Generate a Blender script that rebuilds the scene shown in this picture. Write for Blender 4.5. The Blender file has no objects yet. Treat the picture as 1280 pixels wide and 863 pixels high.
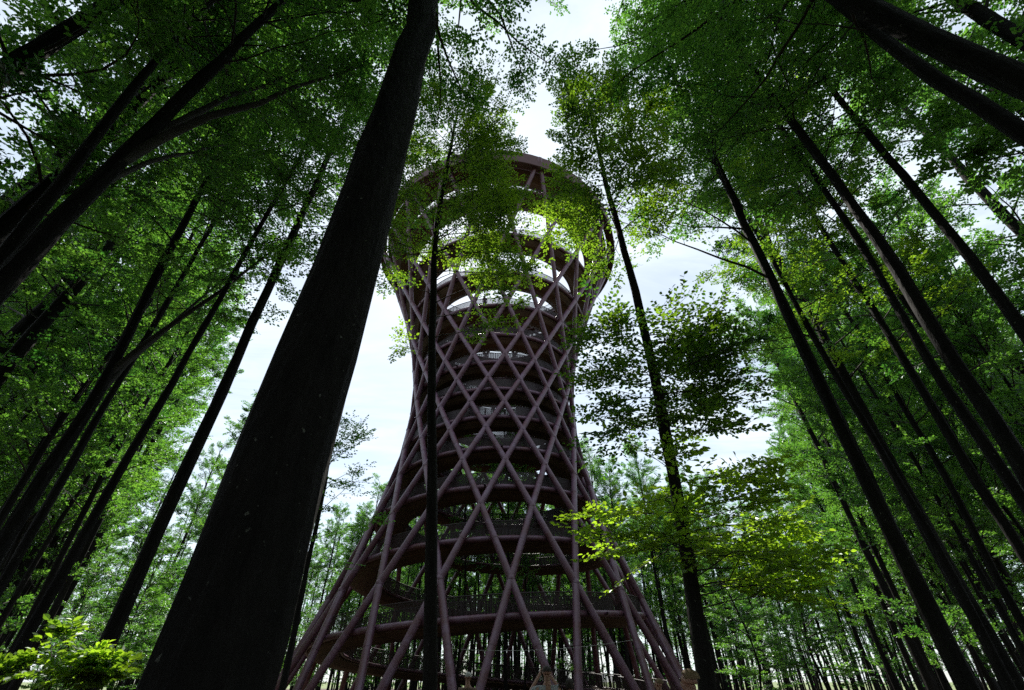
import bpy, bmesh, math, random
import numpy as np
from math import radians as R_, sin, cos, tan, pi
C = bpy.context.scene.collection
sc = bpy.context.scene

# ------------------------------------------------------------------ camera
F_PX, PITCH, CZ = 561.5, R_(36.86), 1.6
cam_d = bpy.data.cameras.new('camera'); cam = bpy.data.objects.new('camera', cam_d); C.objects.link(cam)
cam_d.sensor_width = 36.0; cam_d.lens = F_PX/1280*36.0
cam_d.clip_start = 0.05; cam_d.clip_end = 5000
cam.location = (0, 0, CZ); cam.rotation_euler = (R_(90)+PITCH, 0, 0)
sc.camera = cam

# ------------------------------------------------------------------ sky, sun, exposure
SUN_EL, SUN_AZ = R_(52.5), R_(-11.0)          # azimuth from +Y, positive to +X
w = bpy.data.worlds.new('World'); sc.world = w; w.use_nodes = True
nt = w.node_tree; nt.nodes.clear()
def N(t, **k):
    n = nt.nodes.new(t)
    for a, b in k.items(): setattr(n, a, b)
    return n
out = N('ShaderNodeOutputWorld'); bg = N('ShaderNodeBackground'); bg.inputs['Strength'].default_value = 0.105
sky = N('ShaderNodeTexSky'); sky.sky_type = 'NISHITA'; sky.sun_disc = False
sky.sun_elevation = SUN_EL; sky.sun_rotation = SUN_AZ; sky.air_density = 1.0; sky.dust_density = 0.6; sky.ozone_density = 1.0
tc = N('ShaderNodeTexCoord'); sep = N('ShaderNodeSeparateXYZ')
mx = N('ShaderNodeMath', operation='MAXIMUM'); mx.inputs[1].default_value = 0.12
dv = N('ShaderNodeVectorMath', operation='DIVIDE'); cmb = N('ShaderNodeCombineXYZ')
mp = N('ShaderNodeMapping'); mp.inputs['Scale'].default_value = (0.9, 2.6, 1.0); mp.inputs['Rotation'].default_value = (0, 0, 0.35)
n1 = N('ShaderNodeTexNoise'); n1.inputs['Scale'].default_value = 1.6; n1.inputs['Detail'].default_value = 8; n1.inputs['Roughness'].default_value = 0.62
n1.inputs['Distortion'].default_value = 0.5
cr = N('ShaderNodeMapRange'); cr.inputs['From Min'].default_value = 0.38; cr.inputs['From Max'].default_value = 0.68
cr.inputs['To Min'].default_value = 0.52; cr.inputs['To Max'].default_value = 0.95
mix = N('ShaderNodeMix', data_type='RGBA'); mix.inputs['B'].default_value = (6.7, 7.5, 8.1, 1)
L = nt.links.new
L(tc.outputs['Generated'], sep.inputs[0]); L(sep.outputs['Z'], mx.inputs[0])
for i in range(3): L(mx.outputs[0], cmb.inputs[i])
L(tc.outputs['Generated'], dv.inputs[0]); L(cmb.outputs[0], dv.inputs[1]); L(dv.outputs[0], mp.inputs['Vector'])
L(mp.outputs[0], n1.inputs['Vector']); L(n1.outputs['Fac'], cr.inputs['Value']); L(cr.outputs[0], mix.inputs['Factor'])
L(sky.outputs[0], mix.inputs['A']); L(mix.outputs['Result'], bg.inputs['Color']); L(bg.outputs[0], out.inputs['Surface'])

sun_d = bpy.data.lights.new('sun', 'SUN'); sun = bpy.data.objects.new('sun', sun_d); C.objects.link(sun)
sun_d.energy = 5.0; sun_d.angle = R_(0.5); sun_d.color = (1.0, 0.95, 0.86)
sun.rotation_euler = (R_(90)-SUN_EL, 0, -SUN_AZ+pi)      # lamp -Z points away from the sun
sun.location = (0, 0, 80)
vs = sc.view_settings
vs.view_transform = 'Standard'; vs.look = 'None'; vs.gamma = 1.0; vs.use_curve_mapping = False
vs.exposure = 0.6
cy = sc.cycles
cy.max_bounces = 5; cy.diffuse_bounces = 3; cy.glossy_bounces = 2; cy.transmission_bounces = 3; cy.transparent_max_bounces = 4
cy.use_denoising = False; cy.caustics_reflective = False; cy.caustics_refractive = False
cy.use_adaptive_sampling = False; cy.sample_clamp_indirect = 3.0

# ------------------------------------------------------------------ helpers
def tag(o, label=None, cat=None, group=None, kind=None):
    if label: o['label'] = label
    if cat: o['category'] = cat
    if group: o['group'] = group
    if kind: o['kind'] = kind
    return o
def empty(name, loc=(0, 0, 0), rz=0.0):
    o = bpy.data.objects.new(name, None); C.objects.link(o); o.location = loc; o.rotation_euler = (0, 0, rz); o.empty_display_size = .3
    return o
def mesh_np(name, V, polys, smooth=False, tint=None, uv=None):
    """polys: list of (M,k) index arrays"""
    me = bpy.data.meshes.new(name)
    V = np.ascontiguousarray(V, dtype=np.float32)
    me.vertices.add(len(V)); me.vertices.foreach_set('co', V.ravel())
    polys = [np.asarray(p, dtype=np.int32) for p in polys if len(p)]
    tot = np.concatenate([np.full(len(p), p.shape[1], np.int32) for p in polys])
    idx = np.concatenate([p.ravel() for p in polys])
    me.loops.add(len(idx)); me.loops.foreach_set('vertex_index', idx)
    me.polygons.add(len(tot))
    st = np.concatenate([[0], np.cumsum(tot)[:-1]]).astype(np.int32)
    me.polygons.foreach_set('loop_start', st)
    me.polygons.foreach_set('use_smooth', np.full(len(tot), smooth, dtype=bool))
    me.update(calc_edges=True)
    if tint is not None:
        a = me.attributes.new('tint', 'FLOAT', 'FACE'); a.data.foreach_set('value', np.asarray(tint, np.float32))
    if uv is not None:
        u = me.uv_layers.new(name='UVMap'); u.data.foreach_set('uv', np.asarray(uv, np.float32)[idx].ravel())
    return me
def link(name, me, mat, parent=None):
    o = bpy.data.objects.new(name, me); C.objects.link(o)
    if mat and not me.materials: me.materials.append(mat)
    if parent: o.parent = parent
    return o
def nrm(v): return v/np.maximum(np.linalg.norm(v, axis=-1, keepdims=True), 1e-9)
def tubes(P, Rd, s=6, caps=False):
    """P (N,k,3), Rd (N,k) -> V, [quads]"""
    P = np.asarray(P, float); Rd = np.asarray(Rd, float); n, k, _ = P.shape
    T = nrm(np.gradient(P, axis=1))
    d = nrm(P[:, -1]-P[:, 0])
    ref = np.where(np.abs(d[:, 2:3]) > .8, np.array([[1., 0, 0]]), np.array([[0, 0, 1.]]))
    u = nrm(np.cross(T, ref[:, None, :])); v = np.cross(T, u)
    a = np.arange(s)*2*pi/s
    V = P[:, :, None, :] + Rd[:, :, None, None]*(u[:, :, None, :]*np.cos(a)[:, None]+v[:, :, None, :]*np.sin(a)[:, None])
    V = V.reshape(-1, 3)
    b = (np.arange(n)*k*s)[:, None, None]+(np.arange(k-1)*s)[None, :, None]
    i = np.arange(s); j = (i+1) % s
    Q = np.stack([b+i, b+j, b+s+j, b+s+i], -1).reshape(-1, 4)
    pol = [Q]
    if caps:
        e = np.arange(n)[:, None]*k*s
        pol += [e+np.arange(s)[::-1][None, :], e+(k-1)*s+np.arange(s)[None, :]]
    return V, pol
class Acc:
    def __init__(s): s.V = []; s.P = {}; s.n = 0
    def add(s, V, pol):
        for p in pol:
            p = np.asarray(p)
            if len(p): s.P.setdefault(p.shape[1], []).append(p+s.n)
        s.V.append(np.asarray(V, float)); s.n += len(V)
    def box(s, c, h, ux=(1, 0, 0), uy=(0, 1, 0), uz=(0, 0, 1)):
        c = np.array(c, float); M = np.array([ux, uy, uz], float)*np.array(h, float)[:, None]
        sg = np.array([[x, y, z] for x in (-1, 1) for y in (-1, 1) for z in (-1, 1)], float)
        s.add(c+sg@M, [np.array([[0, 1, 3, 2], [4, 6, 7, 5], [0, 4, 5, 1], [2, 3, 7, 6], [0, 2, 6, 4], [1, 5, 7, 3]])])
    def mesh(s, name, smooth=False, uv=None):
        return mesh_np(name, np.concatenate(s.V), [np.concatenate(v) for v in s.P.values()], smooth, uv=uv)

# ------------------------------------------------------------------ materials
def mat(name):
    m = bpy.data.materials.new(name); m.use_nodes = True
    return m, m.node_tree.nodes, m.node_tree.links.new, m.node_tree.nodes['Principled BSDF']
def ramp(ns, stops):
    r = ns.new('ShaderNodeValToRGB'); e = r.color_ramp.elements
    e[0].position, e[0].color = stops[0][0], (*stops[0][1], 1); e[1].position, e[1].color = stops[-1][0], (*stops[-1][1], 1)
    for p, c in stops[1:-1]:
        x = e.new(p); x.color = (*c, 1)
    return r
def noise_mat(name, stops, scale=3.0, rough=0.8, bump=0.3, bscale=None, detail=6, vec_scale=(1, 1, 1), metallic=0.0, dist=.1):
    m, ns, l, b = mat(name)
    t = ns.new('ShaderNodeTexCoord'); mpg = ns.new('ShaderNodeMapping'); mpg.inputs['Scale'].default_value = vec_scale
    l(t.outputs['Object'], mpg.inputs['Vector'])
    n = ns.new('ShaderNodeTexNoise'); n.inputs['Scale'].default_value = scale; n.inputs['Detail'].default_value = detail; n.inputs['Roughness'].default_value = .65
    l(mpg.outputs[0], n.inputs['Vector'])
    r = ramp(ns, stops); l(n.outputs['Fac'], r.inputs['Fac']); l(r.outputs['Color'], b.inputs['Base Color'])
    b.inputs['Roughness'].default_value = rough; b.inputs['Metallic'].default_value = metallic
    if bump:
        n2 = ns.new('ShaderNodeTexNoise'); n2.inputs['Scale'].default_value = bscale or scale*4; n2.inputs['Detail'].default_value = 5
        l(mpg.outputs[0], n2.inputs['Vector'])
        bp = ns.new('ShaderNodeBump'); bp.inputs['Strength'].default_value = bump; bp.inputs['Distance'].default_value = dist
        l(n2.outputs['Fac'], bp.inputs['Height']); l(bp.outputs[0], b.inputs['Normal'])
    return m, ns, l, b
def bark_mat(name, dark, light):
    m, ns, l, b = noise_mat(name, [(.3, dark), (.7, light)], scale=3.2, rough=.85, bump=.9, bscale=11, vec_scale=(1.8, 1.8, .5), dist=.04, detail=10)
    # pale lichen spots
    t = ns.new('ShaderNodeTexCoord'); v = ns.new('ShaderNodeTexNoise'); v.inputs['Scale'].default_value = 17; v.inputs['Detail'].default_value = 5
    l(t.outputs['Object'], v.inputs['Vector'])
    r = ramp(ns, [(.68, (0, 0, 0)), (.74, (.7, .7, .7))]); l(v.outputs['Fac'], r.inputs['Fac'])
    mxn = ns.new('ShaderNodeMix'); mxn.data_type = 'RGBA'; mxn.inputs['B'].default_value = (.20, .21, .18, 1)
    src = b.inputs['Base Color'].links[0].from_socket
    b.inputs['Specular IOR Level'].default_value = .12
    l(r.outputs['Color'], mxn.inputs['Factor']); l(src, mxn.inputs['A']); l(mxn.outputs['Result'], b.inputs['Base Color'])
    return m
M_BARK = bark_mat('beech_bark', (.007, .0065, .006), (.021, .019, .018))
M_TWIG = noise_mat('twig_bark', [(.3, (.022, .019, .016)), (.7, (.05, .043, .036))], scale=5, bump=0)[0]
def leaf_mat(name, d0, d1, t0, t1, gloss=.05, tr=.5):
    m = bpy.data.materials.new(name); m.use_nodes = True; ns = m.node_tree.nodes; l = m.node_tree.links.new; ns.clear()
    o = ns.new('ShaderNodeOutputMaterial'); a = ns.new('ShaderNodeAttribute'); a.attribute_name = 'tint'
    rd = ramp(ns, [(0, d0), (1, d1)]); rt = ramp(ns, [(0, t0), (1, t1)])
    l(a.outputs['Fac'], rd.inputs['Fac']); l(a.outputs['Fac'], rt.inputs['Fac'])
    df = ns.new('ShaderNodeBsdfDiffuse'); tl = ns.new('ShaderNodeBsdfTranslucent'); gl = ns.new('ShaderNodeBsdfGlossy'); gl.inputs['Roughness'].default_value = .38
    gl.inputs['Color'].default_value = (.9, 1, .95, 1)
    l(rd.outputs['Color'], df.inputs['Color']); l(rt.outputs['Color'], tl.inputs['Color'])
    m1 = ns.new('ShaderNodeMixShader'); m1.inputs[0].default_value = tr; l(df.outputs[0], m1.inputs[1]); l(tl.outputs[0], m1.inputs[2])
    m2 = ns.new('ShaderNodeMixShader'); m2.inputs[0].default_value = gloss; l(m1.outputs[0], m2.inputs[1]); l(gl.outputs[0], m2.inputs[2])
    l(m2.outputs[0], o.inputs['Surface'])
    return m
M_LEAF = leaf_mat('beech_leaf', (.017, .048, .018), (.042, .105, .030), (.045, .20, .022), (.26, .56, .05), tr=.56)
M_LEAF_Y = leaf_mat('beech_leaf_sun_tint', (.017, .046, .016), (.075, .155, .02), (.045, .17, .016), (.46, .74, .03), tr=.62)  # beech leaf with sunlight painted in as a brighter yellow green
M_STEEL, _ns, _l, _b = noise_mat('weathered_purple_steel', [(.28, (.10, .034, .034)), (.42, (.11, .046, .064)), (.56, (.13, .066, .104)), (.75, (.19, .125, .185))], scale=1.3, rough=.42, bump=.12, bscale=14, dist=.02, detail=9)
_b.inputs['Specular IOR Level'].default_value = .5
M_RUST = noise_mat('rust_steel', [(.3, (.05, .018, .02)), (.7, (.09, .036, .038))], scale=1.6, rough=.7, bump=.15, bscale=20, dist=.02)[0]
M_RAIL = noise_mat('rail_steel', [(.3, (.022, .013, .015)), (.7, (.04, .024, .028))], scale=2, rough=.6, bump=0)[0]
def wood_mat():
    m, ns, l, b = mat('oak_boards')
    uv = ns.new('ShaderNodeTexCoord'); mpg = ns.new('ShaderNodeMapping'); mpg.inputs['Scale'].default_value = (1, 1, 1)
    l(uv.outputs['UV'], mpg.inputs['Vector'])
    br = ns.new('ShaderNodeTexBrick'); br.inputs['Scale'].default_value = 1.0; br.inputs['Brick Width'].default_value = 3.4; br.inputs['Row Height'].default_value = .16
    br.inputs['Mortar Size'].default_value = .012; br.inputs['Color1'].default_value = (.095, .055, .034, 1); br.inputs['Color2'].default_value = (.15, .092, .056, 1); br.inputs['Mortar'].default_value = (.02, .012, .01, 1)
    l(mpg.outputs[0], br.inputs['Vector'])
    n = ns.new('ShaderNodeTexNoise'); n.inputs['Scale'].default_value = 2.2; n.inputs['Detail'].default_value = 7
    mp2 = ns.new('ShaderNodeMapping'); mp2.inputs['Scale'].default_value = (.5, 7, 1); l(uv.outputs['UV'], mp2.inputs['Vector']); l(mp2.outputs[0], n.inputs['Vector'])
    mxn = ns.new('ShaderNodeMix'); mxn.data_type = 'RGBA'; mxn.blend_type = 'MULTIPLY'; mxn.inputs['Factor'].default_value = .75
    r = ramp(ns, [(.3, (.45, .42, .4)), (.75, (1.1, 1.05, 1))]); l(n.outputs['Fac'], r.inputs['Fac'])
    l(br.outputs['Color'], mxn.inputs['A']); l(r.outputs['Color'], mxn.inputs['B']); l(mxn.outputs['Result'], b.inputs['Base Color'])
    b.inputs['Roughness'].default_value = .75
    return m
M_WOOD = wood_mat()

# ------------------------------------------------------------------ ground
def ground_mat():
    m, ns, l, b = mat('forest_floor')
    t = ns.new('ShaderNodeTexCoord')
    n = ns.new('ShaderNodeTexNoise'); n.inputs['Scale'].default_value = 1.4; n.inputs['Detail'].default_value = 10; n.inputs['Roughness'].default_value = .7
    l(t.outputs['Object'], n.inputs['Vector'])
    r = ramp(ns, [(.3, (.03, .022, .014)), (.5, (.075, .052, .032)), (.68, (.11, .078, .05)), (.8, (.05, .07, .025))]); l(n.outputs['Fac'], r.inputs['Fac'])
    g = ns.new('ShaderNodeTexNoise'); g.inputs['Scale'].default_value = .05; g.inputs['Detail'].default_value = 6; l(t.outputs['Object'], g.inputs['Vector'])
    rg = ramp(ns, [(.3, (.10, .15, .05)), (.7, (.19, .21, .08))]); l(g.outputs['Fac'], rg.inputs['Fac'])
    ln = ns.new('ShaderNodeVectorMath'); ln.operation = 'LENGTH'; l(t.outputs['Object'], ln.inputs[0])
    mr = ns.new('ShaderNodeMapRange'); mr.inputs['From Min'].default_value = 165; mr.inputs['From Max'].default_value = 175; l(ln.outputs['Value'], mr.inputs['Value'])
    mxn = ns.new('ShaderNodeMix'); mxn.data_type = 'RGBA'; l(mr.outputs[0], mxn.inputs['Factor']); l(r.outputs['Color'], mxn.inputs['A']); l(rg.outputs['Color'], mxn.inputs['B'])
    l(mxn.outputs['Result'], b.inputs['Base Color']); b.inputs['Roughness'].default_value = .95
    bp = ns.new('ShaderNodeBump'); bp.inputs['Strength'].default_value = .7; bp.inputs['Distance'].default_value = .08; l(n.outputs['Fac'], bp.inputs['Height']); l(bp.outputs[0], b.inputs['Normal'])
    return m
def build_ground():
    g = np.linspace(-1, 1, 121); g = np.sign(g)*np.abs(g)**3*2500
    X, Y = np.meshgrid(g, g); rr = np.hypot(X, Y)
    Z = (np.sin(X*.35+1)*np.cos(Y*.28)*.05+np.sin(X*.09)*np.sin(Y*.11+2)*.10)*np.clip(rr/8, 0, 1)*np.clip((300-rr)/100, 0, 1)-.02
    V = np.stack([X, Y, Z], -1).reshape(-1, 3); n = 121
    i = (np.arange(n-1)[:, None]*n+np.arange(n-1)[None, :]).ravel()
    me = mesh_np('ground', V, [np.stack([i, i+1, i+n+1, i+n], -1)], True)
    tag(link('ground', me, ground_mat()), kind='structure')
build_ground()

# ------------------------------------------------------------------ observation tower
TX, TY = -1.963, 42.0
R0, TC, ZW, TQ, NL, PH = 8.248, 14.128, 23.363, .852, 18, -.019
def tr(z): return R0*np.sqrt(1+TQ*((z-ZW)/TC)**2)
def tp(a, r, z):                                   # a = angle from the front, positive to the right
    a, r, z = np.broadcast_arrays(a, r, z)
    return np.stack([r*np.sin(a), -r*np.cos(a), z], -1)
tower = tag(empty('observation_tower', (TX, TY, 0)), 'tall hourglass tower of crossing purple brown steel tubes round a spiral wooden ramp', 'tower')
TOPZ = ZW+TC*tan(pi/3)
def build_tower():
    ms = [-5.86]+list(range(-5, 7))
    for sgn in (1, -1):
        for i in range(NL):
            A = Acc(); P = []
            for m in ms:
                t = tan(m*pi/NL); z = ZW+TC*t
                if m == -5.86: z = -.3; t = (z-ZW)/TC
                a = 2*pi*i/NL+PH+sgn*math.atan(t)
                P.append(tp(a, float(tr(z)), z))
            P = np.array(P)
            for k in range(len(P)-1):               # straight segment between two joints, with a joint ring
                d = P[k+1]-P[k]; ln = np.linalg.norm(d); d /= ln
                A.add(*tubes([[P[k]+d*.02, P[k+1]-d*.02]], [[.225, .225]], 16))
                if k > 0:
                    A.add(*tubes([[P[k]-d*.0, P[k]+d*.06, P[k]+d*.14]], [[.262, .262, .24]], 16))
                if k < len(P)-2:
                    A.add(*tubes([[P[k+1]-d*.14, P[k+1]-d*.06, P[k+1]]], [[.24, .262, .262]], 16))
                # welded seam half way up a long segment
                A.add(*tubes([[P[k]+d*ln*.5-d*.03, P[k]+d*ln*.5+d*.03]], [[.238, .238]], 16))
            link('lattice_tube', A.mesh('lattice_tube', True), M_STEEL, tower)
    # spiral ramp: constant slope, climbing to the right across the front
    S = .0725; a, z = 0.0, 4.5; da = 2*pi/144
    up = [(a, z)]
    while z < 46.2:
        z += S*(float(tr(z))-2)*da; a += da; up.append((a, z))
    a, z = 0.0, 4.5; dn = []
    while z > .15:
        z -= S*(float(tr(z))-2)*da; a -= da; dn.append((a, z))
    AZ = np.array(dn[::-1]+up); a, z = AZ[:, 0], AZ[:, 1]
    W = 2.15; ro = tr(z)-.55; ri = ro-W
    prof = [(0, 0.0), (.02, -.30), (.55, -.62), (1.1, -.70), (1.6, -.60), (W-.02, -.32), (W, 0.0)]
    V = []; UV = []; alen = np.concatenate([[0], np.cumsum(np.diff(a)*(tr(z[1:])-2))])
    cl = np.concatenate([[0], np.cumsum([math.dist(prof[k], prof[k+1]) for k in range(len(prof)-1)])])
    for k, (dr, dz) in enumerate(prof):
        V.append(tp(a, ro-dr, z+dz)); UV.append(np.stack([alen, np.full_like(a, cl[k])], -1))
    V.append(tp(a, ri, z+.004)); UV.append(np.stack([alen, np.full_like(a, cl[-1])], -1))     # deck edge repeated for its own boards
    V.append(tp(a, ro, z+.004)); UV.append(np.stack([alen, np.full_like(a, cl[-1]+W)], -1))
    n = len(a); V = np.concatenate(V); UV = np.concatenate(UV); Q = []
    i = np.arange(n-1)
    for k in list(range(len(prof)-1))+[len(prof)]:
        Q.append(np.stack([k*n+i, k*n+i+1, (k+1)*n+i+1, (k+1)*n+i], -1))
    link('spiral_ramp', mesh_np('spiral_ramp', V, [np.concatenate(Q)], False, uv=UV), M_WOOD, tower)
    # edge beams
    for nm, rr, rad in (('edge_beam', ro+.16, .19), ('edge_beam', ri-.10, .11)):
        link(nm, mesh_np(nm, *tubes(tp(a, rr, z-.06)[None], np.full((1, n), rad), 12), True), M_STEEL, tower)
    # brackets tying the beam to the lattice
    for k in range(4, n-4, 21):
        p = tp(a[k], ro[k]+.1, z[k]-.06); q = tp(a[k], tr(z[k])-.05, z[k]-.06)
        link('bracket', mesh_np('bracket', *tubes([[p, q]], [[.09, .09]], 8), True), M_STEEL, tower)
    # railings
    for rr in (ro-.08, ri+.08):
        A = Acc(); H = 1.12
        dens = 14
        aa = np.interp(np.arange((n-1)*6+1)/6, np.arange(n), a); zz = np.interp(aa, a, z); r2 = np.interp(aa, a, rr)
        p = tp(aa, r2, zz+.03); q = p+np.array([0, 0, H])
        t2 = np.stack([np.cos(aa), np.sin(aa), 0*aa], -1)*.017; n2 = np.stack([np.sin(aa), -np.cos(aa), 0*aa], -1)*.008
        m = len(aa); V = np.concatenate([p-t2-n2, p+t2-n2, p+t2+n2, p-t2+n2, q-t2-n2, q+t2-n2, q+t2+n2, q-t2+n2]); i = np.arange(m)
        Qs = [np.stack([s*m+i, s2*m+i, (s2+4)*m+i, (s+4)*m+i], -1) for s, s2 in ((0, 1), (1, 2), (2, 3), (3, 0))]
        A.add(V, [np.concatenate(Qs)])
        for h, rd in ((H, .035), (.08, .02)):
            A.add(*tubes((tp(a, rr, z+h))[None], np.full((1, n), rd), 6))
        link('railing', A.mesh('railing'), M_RAIL, tower)
    # viewing platform and its rust red rim
    k = 96; b = np.arange(k+1)*2*pi/k; zt = 47.0; Ro = float(tr(zt)); A = Acc()
    def ring(prof, close=False):
        P = [tp(b, r, z) for r, z in prof]; V = np.concatenate(P); i = np.arange(k); m = k+1; Qs = []
        rng_ = range(len(prof)) if close else range(len(prof)-1)
        for j in rng_:
            j2 = (j+1) % len(prof); Qs.append(np.stack([j*m+i, j*m+i+1, j2*m+i+1, j2*m+i], -1))
        return V, [np.concatenate(Qs)]
    def ringobj(nm, prof, mt, uvs=False):
        V, pol = ring(prof, True)
        m = k+1; uv = np.concatenate([np.stack([b*r, np.full(m, r+z)], -1) for r, z in prof])
        return link(nm, mesh_np(nm, V, pol, False, uv=uv), mt, tower)
    ringobj('viewing_platform', [(Ro-.75, zt), (Ro-.75, zt-.35), (Ro-1.8, zt-.65), (Ro-2.9, zt-.35), (Ro-2.9, zt)], M_WOOD)
    ringobj('platform_rim', [(Ro+.35, TOPZ+.25), (Ro+.35, zt-.75), (Ro+.25, zt-.8), (Ro-.62, zt-.45), (Ro-.62, zt-.3), (Ro+.22, zt-.6), (Ro+.24, TOPZ+.25)], M_RUST)
    A = Acc(); aa = np.arange(0, 2*pi, .016); rr = Ro-2.8
    p = tp(aa, rr, zt+.0*aa+.003); q = p+np.array([0, 0, 1.2]); t2 = np.stack([np.cos(aa), np.sin(aa), 0*aa], -1)*.02; n2 = np.stack([np.sin(aa), -np.cos(aa), 0*aa], -1)*.008
    m = len(aa); V = np.concatenate([p-t2-n2, p+t2-n2, p+t2+n2, p-t2+n2, q-t2-n2, q+t2-n2, q+t2+n2, q-t2+n2]); i = np.arange(m)
    A.add(V, [np.concatenate([np.stack([s*m+i, s2*m+i, (s2+4)*m+i, (s+4)*m+i], -1) for s, s2 in ((0, 1), (1, 2), (2, 3), (3, 0))])])
    A.add(*tubes(tp(b, rr, zt+1.2)[None], np.full((1, k+1), .045), 8))
    link('platform_railing', A.mesh('platform_railing'), M_RAIL, tower)
    return AZ
RAMP = build_tower()
def ramp_point(turns, inset):                      # a standing point on the ramp deck, world coordinates
    a = turns*2*pi; z = float(np.interp(a, RAMP[:, 0], RAMP[:, 1])); p = tp(a, float(tr(z))-.55-inset, z+.004)
    return (TX+p[0], TY+p[1], z+.004)

# ------------------------------------------------------------------ trees
def crown(rng, S, az, L, e0, e1, sec_gap=.3, sec_len=1.0, leaf=.085, wide=.62, nleaf=7, ntw=8, hexa=False, jit=.45, tilt=.18, keep=.82, limb_r=.03, bare=None, tb=None, curl=.5, droop=.12):
    """limbs from starts S (N,3); returns (limb V,polys), (leaf V, polys, tint)"""
    n = len(S); K = 7; t = np.linspace(0, 1, K)
    el = e0[:, None]+(e1-e0)[:, None]*t**.7+rng.normal(0, .07, (n, K)); aa = az[:, None]+rng.normal(0, curl, (n, 1))*t+rng.normal(0, .09, (n, K))
    D = np.stack([np.cos(el)*np.sin(aa), np.cos(el)*np.cos(aa), np.sin(el)], -1)
    step = (L/(K-1))[:, None, None]*D[:, :-1]
    P = np.concatenate([S[:, None, :], S[:, None, :]+np.cumsum(step, 1)], 1)
    limb_r = np.broadcast_to(limb_r, (n,)); rad = (limb_r*np.sqrt(L/3.5))[:, None]*(1-.85*t)
    A = Acc(); A.add(*tubes(P, rad, 6))
    ns = np.maximum(2, np.round(L/sec_gap*(1 if bare is None else 1-.75*bare))).astype(int); li = np.repeat(np.arange(n), ns); m = len(li)
    tt = rng.uniform(.22, 1, m)**.85; x = tt*(K-1); i0 = np.minimum(x.astype(int), K-2); fr = (x-i0)[:, None]
    p0 = P[li, i0]*(1-fr)+P[li, i0+1]*fr; d0 = nrm(P[li, i0+1]-P[li, i0])
    sg = rng.choice([-1., 1.], m); ang = rng.uniform(.45, 1.3, m)*np.where(tt > .93, .25, 1)
    az2 = np.arctan2(d0[:, 0], d0[:, 1])+sg*ang; e2 = rng.normal(.08+tilt*.4, .1+tilt*.6, m)+np.arcsin(np.clip(d0[:, 2], -1, 1))*.35
    d2 = np.stack([np.cos(e2)*np.sin(az2), np.cos(e2)*np.cos(az2), np.sin(e2)], -1)
    L2 = sec_len*rng.uniform(.5, 1.25, m)*(1.15-.6*tt); q = np.linspace(0, 1, 4)
    P2 = p0[:, None, :]+d2[:, None, :]*(L2[:, None]*q)[:, :, None]; P2[:, :, 2] -= droop*L2[:, None]*q**2
    A.add(*tubes(P2, np.full((m, 1), .008)*(1-.8*q)*np.sqrt(np.maximum(L2, .3))[:, None], 3))
    # twigs
    s = (np.arange(ntw)+.6)/ntw; s = np.broadcast_to(s, (m, ntw))+rng.normal(0, .03, (m, ntw)); s = np.clip(s, .05, 1)
    up = nrm(np.array([0, 0, 1.])+rng.normal(0, tilt, (m, 3)))
    sd = nrm(np.cross(up, d2)); alt = np.where(np.arange(ntw) % 2 == 0, 1., -1.)[None, :]
    last = (np.arange(ntw) == ntw-1)[None, :]
    ag = np.where(last, .1, rng.uniform(.6, 1.05, (m, ntw)))*alt
    T0 = p0[:, None, :]+d2[:, None, :]*(L2[:, None]*s)[:, :, None]; T0[:, :, 2] -= droop*L2[:, None]*s**2
    TD = d2[:, None, :]*np.cos(ag)[:, :, None]+sd[:, None, :]*np.sin(ag)[:, :, None]
    TL = L2[:, None]*.42*(1-.6*s)+.09
    T0 = T0.reshape(-1, 3); TD = nrm(TD.reshape(-1, 3)); TL = TL.ravel(); UPt = np.repeat(up, ntw, 0)
    if hexa: A.add(*tubes(np.stack([T0, T0+TD*TL[:, None]], 1), np.tile([[.0022, .001]], (len(T0), 1)), 3))
    k = len(T0); u = (np.arange(nleaf)+.8)/nleaf
    alt = np.where(np.arange(nleaf) % 2 == 0, 1., -1.)*np.where(np.arange(nleaf) == nleaf-1, .1, 1)
    ST = nrm(np.cross(UPt, TD)); g = rng.uniform(.6, 1.1, (k, nleaf))*alt[None, :]
    P0 = T0[:, None, :]+TD[:, None, :]*(TL[:, None]*u)[:, :, None]
    AX = TD[:, None, :]*np.cos(g)[:, :, None]+ST[:, None, :]*np.sin(g)[:, :, None]
    AX = AX+rng.normal(0, .16, AX.shape); AX[..., 2] -= .12
    P0 = P0.reshape(-1, 3); AX = nrm(AX.reshape(-1, 3)); NR = nrm(np.repeat(UPt, nleaf, 0)+rng.normal(0, jit, P0.shape))
    ct = np.repeat(np.repeat(rng.uniform(0, 1, m), ntw), nleaf)
    kp = rng.random(len(P0)) < keep; P0, AX, NR, ct = P0[kp], AX[kp], NR[kp], ct[kp]
    SD = nrm(np.cross(NR, AX)); NR = np.cross(AX, SD); ls = (leaf*rng.uniform(.65, 1.15, len(P0)))[:, None]; f = .10*ls
    hw = wide*.5
    if hexa:
        pts = [P0, P0+ls*(.28*AX+hw*.86*SD)+f*NR, P0+ls*(.62*AX+hw*.92*SD)+f*NR, P0+ls*AX, P0+ls*(.62*AX-hw*.92*SD)+f*NR, P0+ls*(.28*AX-hw*.86*SD)+f*NR]
    else:
        pts = [P0, P0+ls*(.45*AX+hw*1.1*SD)+f*NR, P0+ls*AX, P0+ls*(.45*AX-hw*1.1*SD)+f*NR]
    v = len(pts); V = np.stack(pts, 1).reshape(-1, 3); Q = np.arange(len(P0)*v).reshape(-1, v)
    if hexa: Q = np.concatenate([Q[:, [0, 1, 2, 3]], Q[:, [0, 3, 4, 5]]]); ct = np.tile(ct, 2)
    lt = rng.normal(0, .13, n)+(0 if tb is None else tb); lk = np.repeat(np.repeat(li, ntw), nleaf)[kp]
    if hexa: lk = np.tile(lk, 2)
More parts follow.
